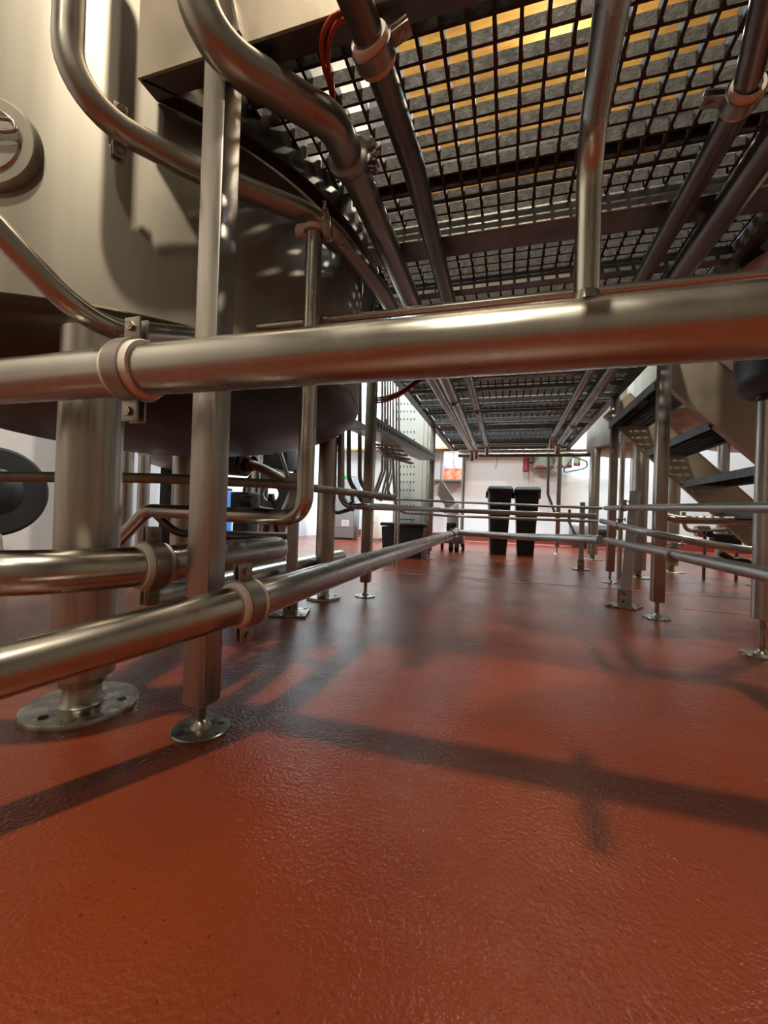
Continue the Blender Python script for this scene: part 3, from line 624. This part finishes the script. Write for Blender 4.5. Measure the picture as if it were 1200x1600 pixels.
MB().tube([pd(507, 799, 2.4), pd(530, 801, 2.3), pd(549, 795, 2.12)], .011, 10).build('black_hose', BLACKR, p2)

# perforated white cabinet
PY = 4.6
xa, xb = py(617, 700, PY).x, py(668, 700, PY).x
pc = root('perforated_cabinet', ((xa+xb)/2, PY+.25, 0), 'tall white cabinet with diamond-shaped holes in its side, behind the black box', 'cabinet')
MB().span((xa, PY, .10), (xb, PY+.5, 1.85), .006).build('body', PERF, pc); MB().span((xa+.03, PY+.03, 0), (xb-.03, PY+.45, .1)).build('plinth', GREYC, pc)
b = MB()
rows = [631, 643, 655, 675, 687, 700, 712, 729, 741, 753, 766, 779, 790, 812, 826, 838]
for r_ in rows:
    for k in range(6):
        c = py(621+5.3*k-(r_-631)*.006, r_, PY); s = .0085
        b.prism([(c.x-s*.8, PY-.0015, c.z), (c.x, PY-.0015, c.z-s*1.9), (c.x+s*.8, PY-.0015, c.z), (c.x, PY-.0015, c.z+s*1.9)], (0, .003, 0))
b.build('perforations', HOLE, pc, False)
MB().span((xb+.003, PY-.01, .05), (xb+.045, PY+.03, 1.62), .004).build('edge_post', GALV, pc)
b = MB(); b.span((xb-.05, PY-.003, .12), (xb-.046, PY, 1.8)); b.build('panel_seam', GREYC, pc, False)

# black lidded box with handle
q0, q1 = pz(597, 869, 0), pz(664, 872, 0)
bx = root('lidded_box', ((q0.x+q1.x)/2, q0.y+.15, 0), 'black lidded carry box with grey handle on the floor below the perforated cabinet', 'box')
b = MB(); cx_ = (q0.x+q1.x)/2; wd = q1.x-q0.x; yy = q0.y-.05
prz = [(cx_-wd/2+.02, yy, .0), (cx_+wd/2-.02, yy, 0), (cx_+wd/2, yy, .31), (cx_-wd/2, yy, .31)]
b.prism(prz, (0, .30, 0)); b.build('body', BLACK, bx, False)
MB().box((cx_, yy+.15, .335), (wd+.03, .33, .035), None, .010).build('lid', BLACK, bx)
b = MB(); b.tube(fillet([(cx_-.08, yy+.12, .35), (cx_-.07, yy+.12, .395), (cx_+.07, yy+.12, .395), (cx_+.08, yy+.12, .35)], .02, 5), .008, 12); b.build('handle', GREYC, bx)
# white cupboard slice beside it
q = pd(578, 800, 6.6); q.z = 0; wc_ = root('white_unit', (q.x, q.y, 0), 'white low unit seen between the grey cabinet and the perforated cabinet', 'unit')
MB().span((q.x-.14, q.y, .04), (q.x+.16, q.y+.3, .52), .006).build('body', PERF, wc_); MB().span((q.x-.12, q.y+.01, 0), (q.x+.14, q.y+.28, .04)).build('plinth', GREYC, wc_)
MB().box((q.x+.04, q.y-.01, .30), (.10, .012, .012), None, .003).build('latch', GALV, wc_)

# trolley with casters and white chute
q = pz(704, 861, 0); tr = root('scale_trolley', (q.x, q.y, 0), 'small grey trolley on black casters with a white sloping chute, left of the bins', 'trolley')
MB().box((q.x-.02, q.y+.12, .16), (.34, .26, .13), None, .006).build('base', GREYC, tr)
for dx in (-.02, .05): MB().cyl((q.x+dx, q.y, .048), (q.x+dx+.05, q.y, .048), .048, 20).build('caster', BLACKR, tr)
for dx in (-.15, .12): MB().cyl((q.x+dx, q.y+.2, .045), (q.x+dx+.03, q.y+.2, .045), .045, 20).build('caster', BLACKR, tr)
b = MB(); b.span((q.x-.07, q.y+.08, .22), (q.x+.07, q.y+.2, .60), .006); b.build('column', PAPER, tr); MB().box((q.x-.01, q.y+.07, .30), (.12, .02, .10), None, .004).build('black_panel', BLACK, tr)
a_, b_ = pd(684, 757, 5.2), pd(706, 790, 5.2); MB().bar(a_, b_, .14, .07, (0, 1, 0)).build('chute', PAPER, tr, False)

# bins
def bin_(x, y, rz, label):
    rt = root('waste_bin', (x, y, 0), label, 'bin', 'black slim waste bins by the white wall'); rt.rotation_euler = (0, 0, 0)
    def ring(w_, d_, z, rr=.035):
        pts = []
        for (sx, sy, a) in ((1, 1, 0), (-1, 1, 90), (-1, -1, 180), (1, -1, 270)):
            for k in range(5):
                t = math.radians(a+k*22.5); pts.append(Vector((sx*(w_/2-rr)+rr*math.cos(t), sy*(d_/2-rr)+rr*math.sin(t), z)))
        R_ = Matrix.Rotation(rz, 3, 'Z'); return [R_ @ p+Vector((x, y, 0)) for p in pts]
    def shell(rs, nm, m_, par):
        b = MB(); V = [[b.b.verts.new(p) for p in r_] for r_ in rs]
        for A, B in zip(V, V[1:]):
            for k in range(len(A)): b._f((A[k], A[(k+1) % len(A)], B[(k+1) % len(A)], B[k]))
        b._f(list(reversed(V[0]))); b._f(V[-1]); return b.build(nm, m_, par)
    shell([ring(.185, .36, 0), ring(.225, .42, .40), ring(.265, .48, .735), ring(.275, .50, .74), ring(.275, .50, .755)], 'body', BLACK, rt)
    shell([ring(.29, .52, .742), ring(.295, .525, .775), ring(.285, .50, .79), ring(.26, .42, .812), ring(.20, .36, .815)], 'lid', BLACKR, rt)
    R_ = Matrix.Rotation(rz, 3, 'Z')
    for s in (-1, 1):
        o = R_ @ Vector((s*.148, 0, 0)); MB().box((x+o.x, y+o.y, .715), (.022, .16, .075), R_, .008).build('handle', BLACK, rt)
bin_(-.085, 5.30, .08, 'left of the two black slim bins standing by the white wall')
bin_(.235, 5.36, .02, 'right of the two black slim bins, nearer the hanging coats')

# far wall shelf, boxes, coats
ws = root('wall_shelf', (-.8, 7.28, 1.60), 'long light wooden shelf on the white far wall', 'shelf')
MB().span((-3.1, 7.12, 1.585), (.82, 7.44, 1.625), .003).build('board', WOOD, ws, False)
for x in (-2.4, -1.3, -.2, .6): b = MB(); b.span((x-.01, 7.14, 1.57), (x+.01, 7.44, 1.585)); b.span((x-.01, 7.425, 1.3), (x+.01, 7.445, 1.585)); b.build('bracket', GALV, ws, False)
rnd = random.Random(9)
BM = [mat('orange_carton', (.75, .28, .08), 0, .6, col2=(.85, .7, .55), col_scale=9), mat('white_carton', (.8, .78, .74), 0, .6, col2=(.65, .6, .6), col_scale=10), mat('red_carton', (.6, .07, .04), 0, .55, col2=(.85, .35, .2), col_scale=14), mat('lilac_carton', (.35, .28, .42), 0, .55, col2=(.85, .85, .88), col_scale=14)]
for k, (x, m_) in enumerate([(-1.05, 0), (-.86, 1), (-1.5, 1), (-1.75, 0), (-2.6, 1)]):
    o = MB().span((x-.08, 7.18, 1.626), (x+.08, 7.4, 1.76+.03*(k % 2)), .003).build('carton', BM[m_], None, False, origin=(x, 7.3, 1.626))
    tag(o, ['orange patterned carton on the long wooden shelf beside the platform post', 'white carton on the long wooden shelf, next to the orange one at the right', 'white carton on the wooden shelf, second group from the right', 'orange carton on the wooden shelf left of the second group', 'white carton alone at the left end of the wooden shelf'][k], 'carton', 'cartons on the long wooden shelf')
xs0, xs1 = py(690, 752, 7.2).x, py(722, 752, 7.2).x
sh = root('small_shelf', ((xs0+xs1)/2, 7.3, 1.05), 'short dark shelf on the far wall carrying red and white cartons', 'shelf')
MB().span((xs0-.3, 7.12, 1.03), (xs1, 7.44, 1.06), .002).build('board', STEEL_D, sh, False); b = MB(); b.span((xs0-.02, 7.16, 1.06), (xs0-.005, 7.18, 1.585)); b.build('side_rod', REDC, sh, False)
for k, (m_, z0, z1, xo) in enumerate([(2, 1.061, 1.25, 0), (3, 1.251, 1.40, 0), (1, 1.401, 1.55, .0)]):
    for j in range(2):
        x = xs0+.03+.17*j; o = MB().span((x, 7.15, z0), (x+.165, 7.40, z1-.002), .003).build('carton', BM[m_], None, False, origin=(x+.08, 7.3, z0))
        tag(o, [['red and white carton at the bottom left on the short dark shelf', 'red and white carton at the bottom right on the short dark shelf'], ['lilac and white carton, middle of the left stack on the short shelf', 'lilac and white carton, middle of the right stack on the short shelf'], ['white carton topping the left stack on the short shelf', 'white carton topping the right stack on the short shelf']][k][j], 'carton', 'cartons on the short dark shelf')
cr = root('coat_rail', (.9, 7.3, 1.555), 'steel coat rail on the far wall under the wooden shelf', 'rail')
b = MB(); b.tube([(.2, 7.25, 1.555), (1.7, 7.25, 1.555)], .012, 12); b.build('rod', STEEL, cr); b = MB()
for x in (.25, 1.65): b.span((x-.01, 7.25, 1.545), (x+.01, 7.45, 1.565))
b.build('bracket', STEEL_D, cr, False)
def coat(name, xa, xb, z0, z1, d, m_, label, flare=.03, sleeve=None, hem=None):
    xc = (xa+xb)/2; rt = root(name, (xc, 7.25, z1), label, 'coat')
    b = MB(); rings = []
    K = 28
    for i in range(9):
        t = i/8; z = z1+(z0-z1)*t; wv = (xb-xa)/2*(.55+.45*min(1, t*3))*(1+flare*t); ring_ = []
        for k in range(K):
            a = 2*PI*k/K; rr = 1+.06*math.sin(5*a+z0*7)*t
            ring_.append(b.b.verts.new((xc+wv*math.cos(a)*rr, 7.25+d/2*math.sin(a)*rr, z+.008*math.sin(3*a)*t)))
        rings.append(ring_)
    for A, B in zip(rings, rings[1:]):
        for k in range(K): b._f((A[k], A[(k+1) % K], B[(k+1) % K], B[k]))
    b._f(rings[0]); b._f(rings[-1]); b.build('body', m_, rt)
    if sleeve: 
        s = MB(); s.tube(fillet([(sleeve[0], 7.23, z1-.05), (sleeve[0]+.03*sleeve[3], 7.2, (z1+z0)/2), (sleeve[1], 7.2, sleeve[2])], .3, 5), .045, 14, radii=None); s.build('sleeve', m_, rt)
    if hem: h = MB().lathe([((xb-xa)/2*1.0, 0), ((xb-xa)/2*1.04, .0), ((xb-xa)/2*1.04, .035), ((xb-xa)/2*1.0, .035)], (xc, 7.25, z0-.005), n=24); h.b.verts.ensure_lookup_table(); [setattr(v, 'co', Vector((v.co.x, 7.25+(v.co.y-7.25)*d/(xb-xa), v.co.z))) for v in h.b.verts]; h.build('hem', hem, rt)
def xz(px, y_): p = py(px, y_, 7.25); return p.x, p.z
REDJ = mat('red_cloth', (.16, .006, .012), 0, .8); OLIVE = mat('olive_cloth', (.12, .12, .08), 0, .85); DKB = mat('dark_brown_cloth', (.05, .035, .03), 0, .85); PALE = mat('pale_olive_cloth', (.24, .27, .18), 0, .85)
coat('red_jacket', xz(817, 730)[0], xz(826, 730)[0], xz(820, 737)[1], 1.53, .10, REDJ, 'narrow bright red garment hanging leftmost on the coat rail')
coat('brown_jacket', xz(825, 730)[0], xz(834, 730)[0], xz(830, 723)[1], 1.53, .14, DKB, 'dark brown garment hanging beside the bright red one')
coat('olive_jacket', xz(833, 730)[0], xz(866, 730)[0], xz(845, 731)[1], 1.53, .18, OLIVE, 'olive jacket with dark red hem hanging in the middle of the rail', hem=REDJ)
coat('pale_jacket', xz(866, 730)[0], xz(893, 730)[0], xz(872, 730)[1], 1.53, .16, PALE, 'pale olive jacket with red hem hanging behind the far post', hem=REDJ)
coat('pale_strip_jacket', xz(896, 730)[0], xz(906, 730)[0], xz(900, 727)[1], 1.53, .10, PALE, 'narrow pale garment with a red tip at the right end of the rail', hem=REDJ)
hg = [py(888, 726, 6.9), py(899, 710, 6.9), py(921, 718, 6.9), py(922, 726, 6.9), py(915, 730, 6.9), py(880, 737, 6.9), py(888, 726, 6.9)]
hg = [Vector((p.x, 7.12, p.z)) for p in hg]
b = MB(); b.tube(fillet(hg, .03, 4), .010, 8); b.tube(fillet([hg[1], hg[1]+Vector((0, 0, .03)), hg[1]+Vector((.0, .06, .06)), Vector((hg[1].x, 7.24, 1.57))], .03, 4), .006, 8)
tag(b.build('coat_hanger', BLACK, None), 'empty black coat hanger hanging at the right end of the coats', 'hanger')

# hoses and small units at the far right of the aisle
for pts, lb in (([pd(857, 712, 6.2), pd(856, 772, 6.2), pd(872, 815, 6.1)], 'grey-brown hose hanging down the white wall left of the far post'), ([pd(890, 796, 6.2), pd(889, 815, 6.2), pd(900, 838, 6.1), pd(912, 840, 6.1)], 'dark hose curling to the floor behind the far channel stand')):
    tag(MB().tube(fillet(pts, .12, 8), .020, 12).build('wall_hose', BLACKR if '89' in lb else BLACK, None), lb, 'hose')
q = pz(905, 857, 0); un = root('floor_motor', (q.x, q.y, 0), 'cream and black motor unit on the floor behind the far stand', 'motor')
MB().span((q.x-.12, q.y, .16), (q.x+.18, q.y+.3, .36), .02).build('casing', CREAMW, un); MB().cyl((q.x+.20, q.y+.12, .27), (q.x+.52, q.y+.12, .27), .10, 28).build('motor_drum', BLACK, un)
b = MB()
for dx in (-.08, .12, .42): b.span((q.x+dx, q.y+.05, 0), (q.x+dx+.05, q.y+.2, .2))
b.build('feet', STEEL_D, un, False)

# legs and vessels in the right background
def vessel(x, y, R, zb, name, label, legs, lr=.05, mt=STEEL_T):
    rt = root(name, (x, y, 0), label, 'vessel'); b = MB()
    b.lathe([(0, zb-.1*R/.5)]+[(R*math.sin(t), zb-.1*R/.5*math.cos(t)) for t in [i*PI/2/10 for i in range(1, 11)]]+[(R, 2.6), (0, 2.7)], (x, y, 0), n=64); b.build('vessel_body', mt, rt)
    for (lx, ly) in legs:
        l = MB().cyl((lx, ly, .06), (lx, ly, zb), lr, 28).build('leg', STEEL_V, rt); foot(l, lx, ly, .065, lr*2.0, lr*.5, collar=lr*.55)
    return rt
L1 = pz(925, 874, 0); vessel(1.35, 5.35, .46, 1.28, 'conical_vessel', 'steel vessel on thick legs beyond the end of the walkway, behind the stairs', [(L1.x, L1.y), (1.62, 5.05), (1.5, 5.72)], .055)
L2 = pz(1003, 905, 0); L3 = pz(967, 902, 0)
vessel(1.45, 3.95, .48, 1.30, 'conical_vessel', 'steel vessel standing behind the stair flight, its two thick legs beside the stair post', [(L2.x, L2.y+.12), (1.86, 3.75), (1.45, 4.36)], .058)
tag(MB().cyl((L3.x, L3.y, .0), (L3.x, L3.y, 1.3), .018, 16).build('thin_upright', STEEL, None), 'slim shiny upright tube left of the nearer channel stand', 'upright')
vessel(2.55, 5.3, .55, 1.35, 'far_vessel', 'steel vessel on legs at the far right seen through the stairs', [(2.12, 5.05), (2.42, 4.85), (2.75, 5.7), (2.95, 4.95)], .05)
hp_ = [pd(1035, 806, 2.72), pd(1060, 812, 2.66), pd(1182, 814, 2.62), pd(1215, 830, 2.6)]
pipe('process_pipe', fillet(hp_, .08), .0265, 'level pipe seen under the stairs, behind the three right-hand pipes')
vv = root('valve_manifold', pd(1110, 832, 3.0), 'small steel valve manifold sitting below the level pipe under the stairs', 'valve')
c = pd(1097, 830, 3.4); b = MB(); b.lathe([(0, -.05), (.045, -.045), (.05, 0), (.045, .045), (0, .05)], c, (1, 0, 0), 24); b.tube(fillet([pd(1068, 800, 3.4), pd(1070, 829, 3.4), c], .06, 6), .016, 14); b.build('valve_ball', STEEL, vv)
b = MB(); b.tube(fillet([c, pd(1140, 826, 3.4), pd(1142, 850, 3.4)], .03, 5), .016, 14); b.build('outlet_tube', STEEL, vv)
b = MB(); b.box(c+Vector((.16, 0, -.06)), (.18, .12, .09), None, .01); b.cyl(c+Vector((.02, -.06, -.02)), c+Vector((.02, -.09, -.02)), .025, 16); b.build('black_actuator', BLACK, vv)
b = MB()
for dx in (.02, .24): b.cyl((c.x+dx, c.y, 0), (c.x+dx, c.y, c.z), .012, 10)
b.build('stand_leg', STEEL_D, vv)

# lamps that hang from the hall ceiling
def lamp(x, y, z, sx, sy, label, grp, cat='lamp'):
    rt = root('hanging_lamp', (x, y, z), label, cat, grp)
    MB().box((x, y, z+.06), (sx, sy, .07), None, .01).build('housing', GREYC, rt)
    b = MB(); 
    for dx in (-sx*.35, sx*.35): b.cyl((x+dx, y, z+.09), (x+dx, y, ZC), .006, 8)
    b.build('suspension_rod', STEEL_D, rt)
lamp(-1.9, 4.3, 5.91, .62, .62, 'square hall lamp seen as bright spots through the walkway grating', 'square hall lamps')
lamp(3.4, 4.5, 5.71, .52, .52, 'square hall lamp high above the stairs on the right', 'square hall lamps')
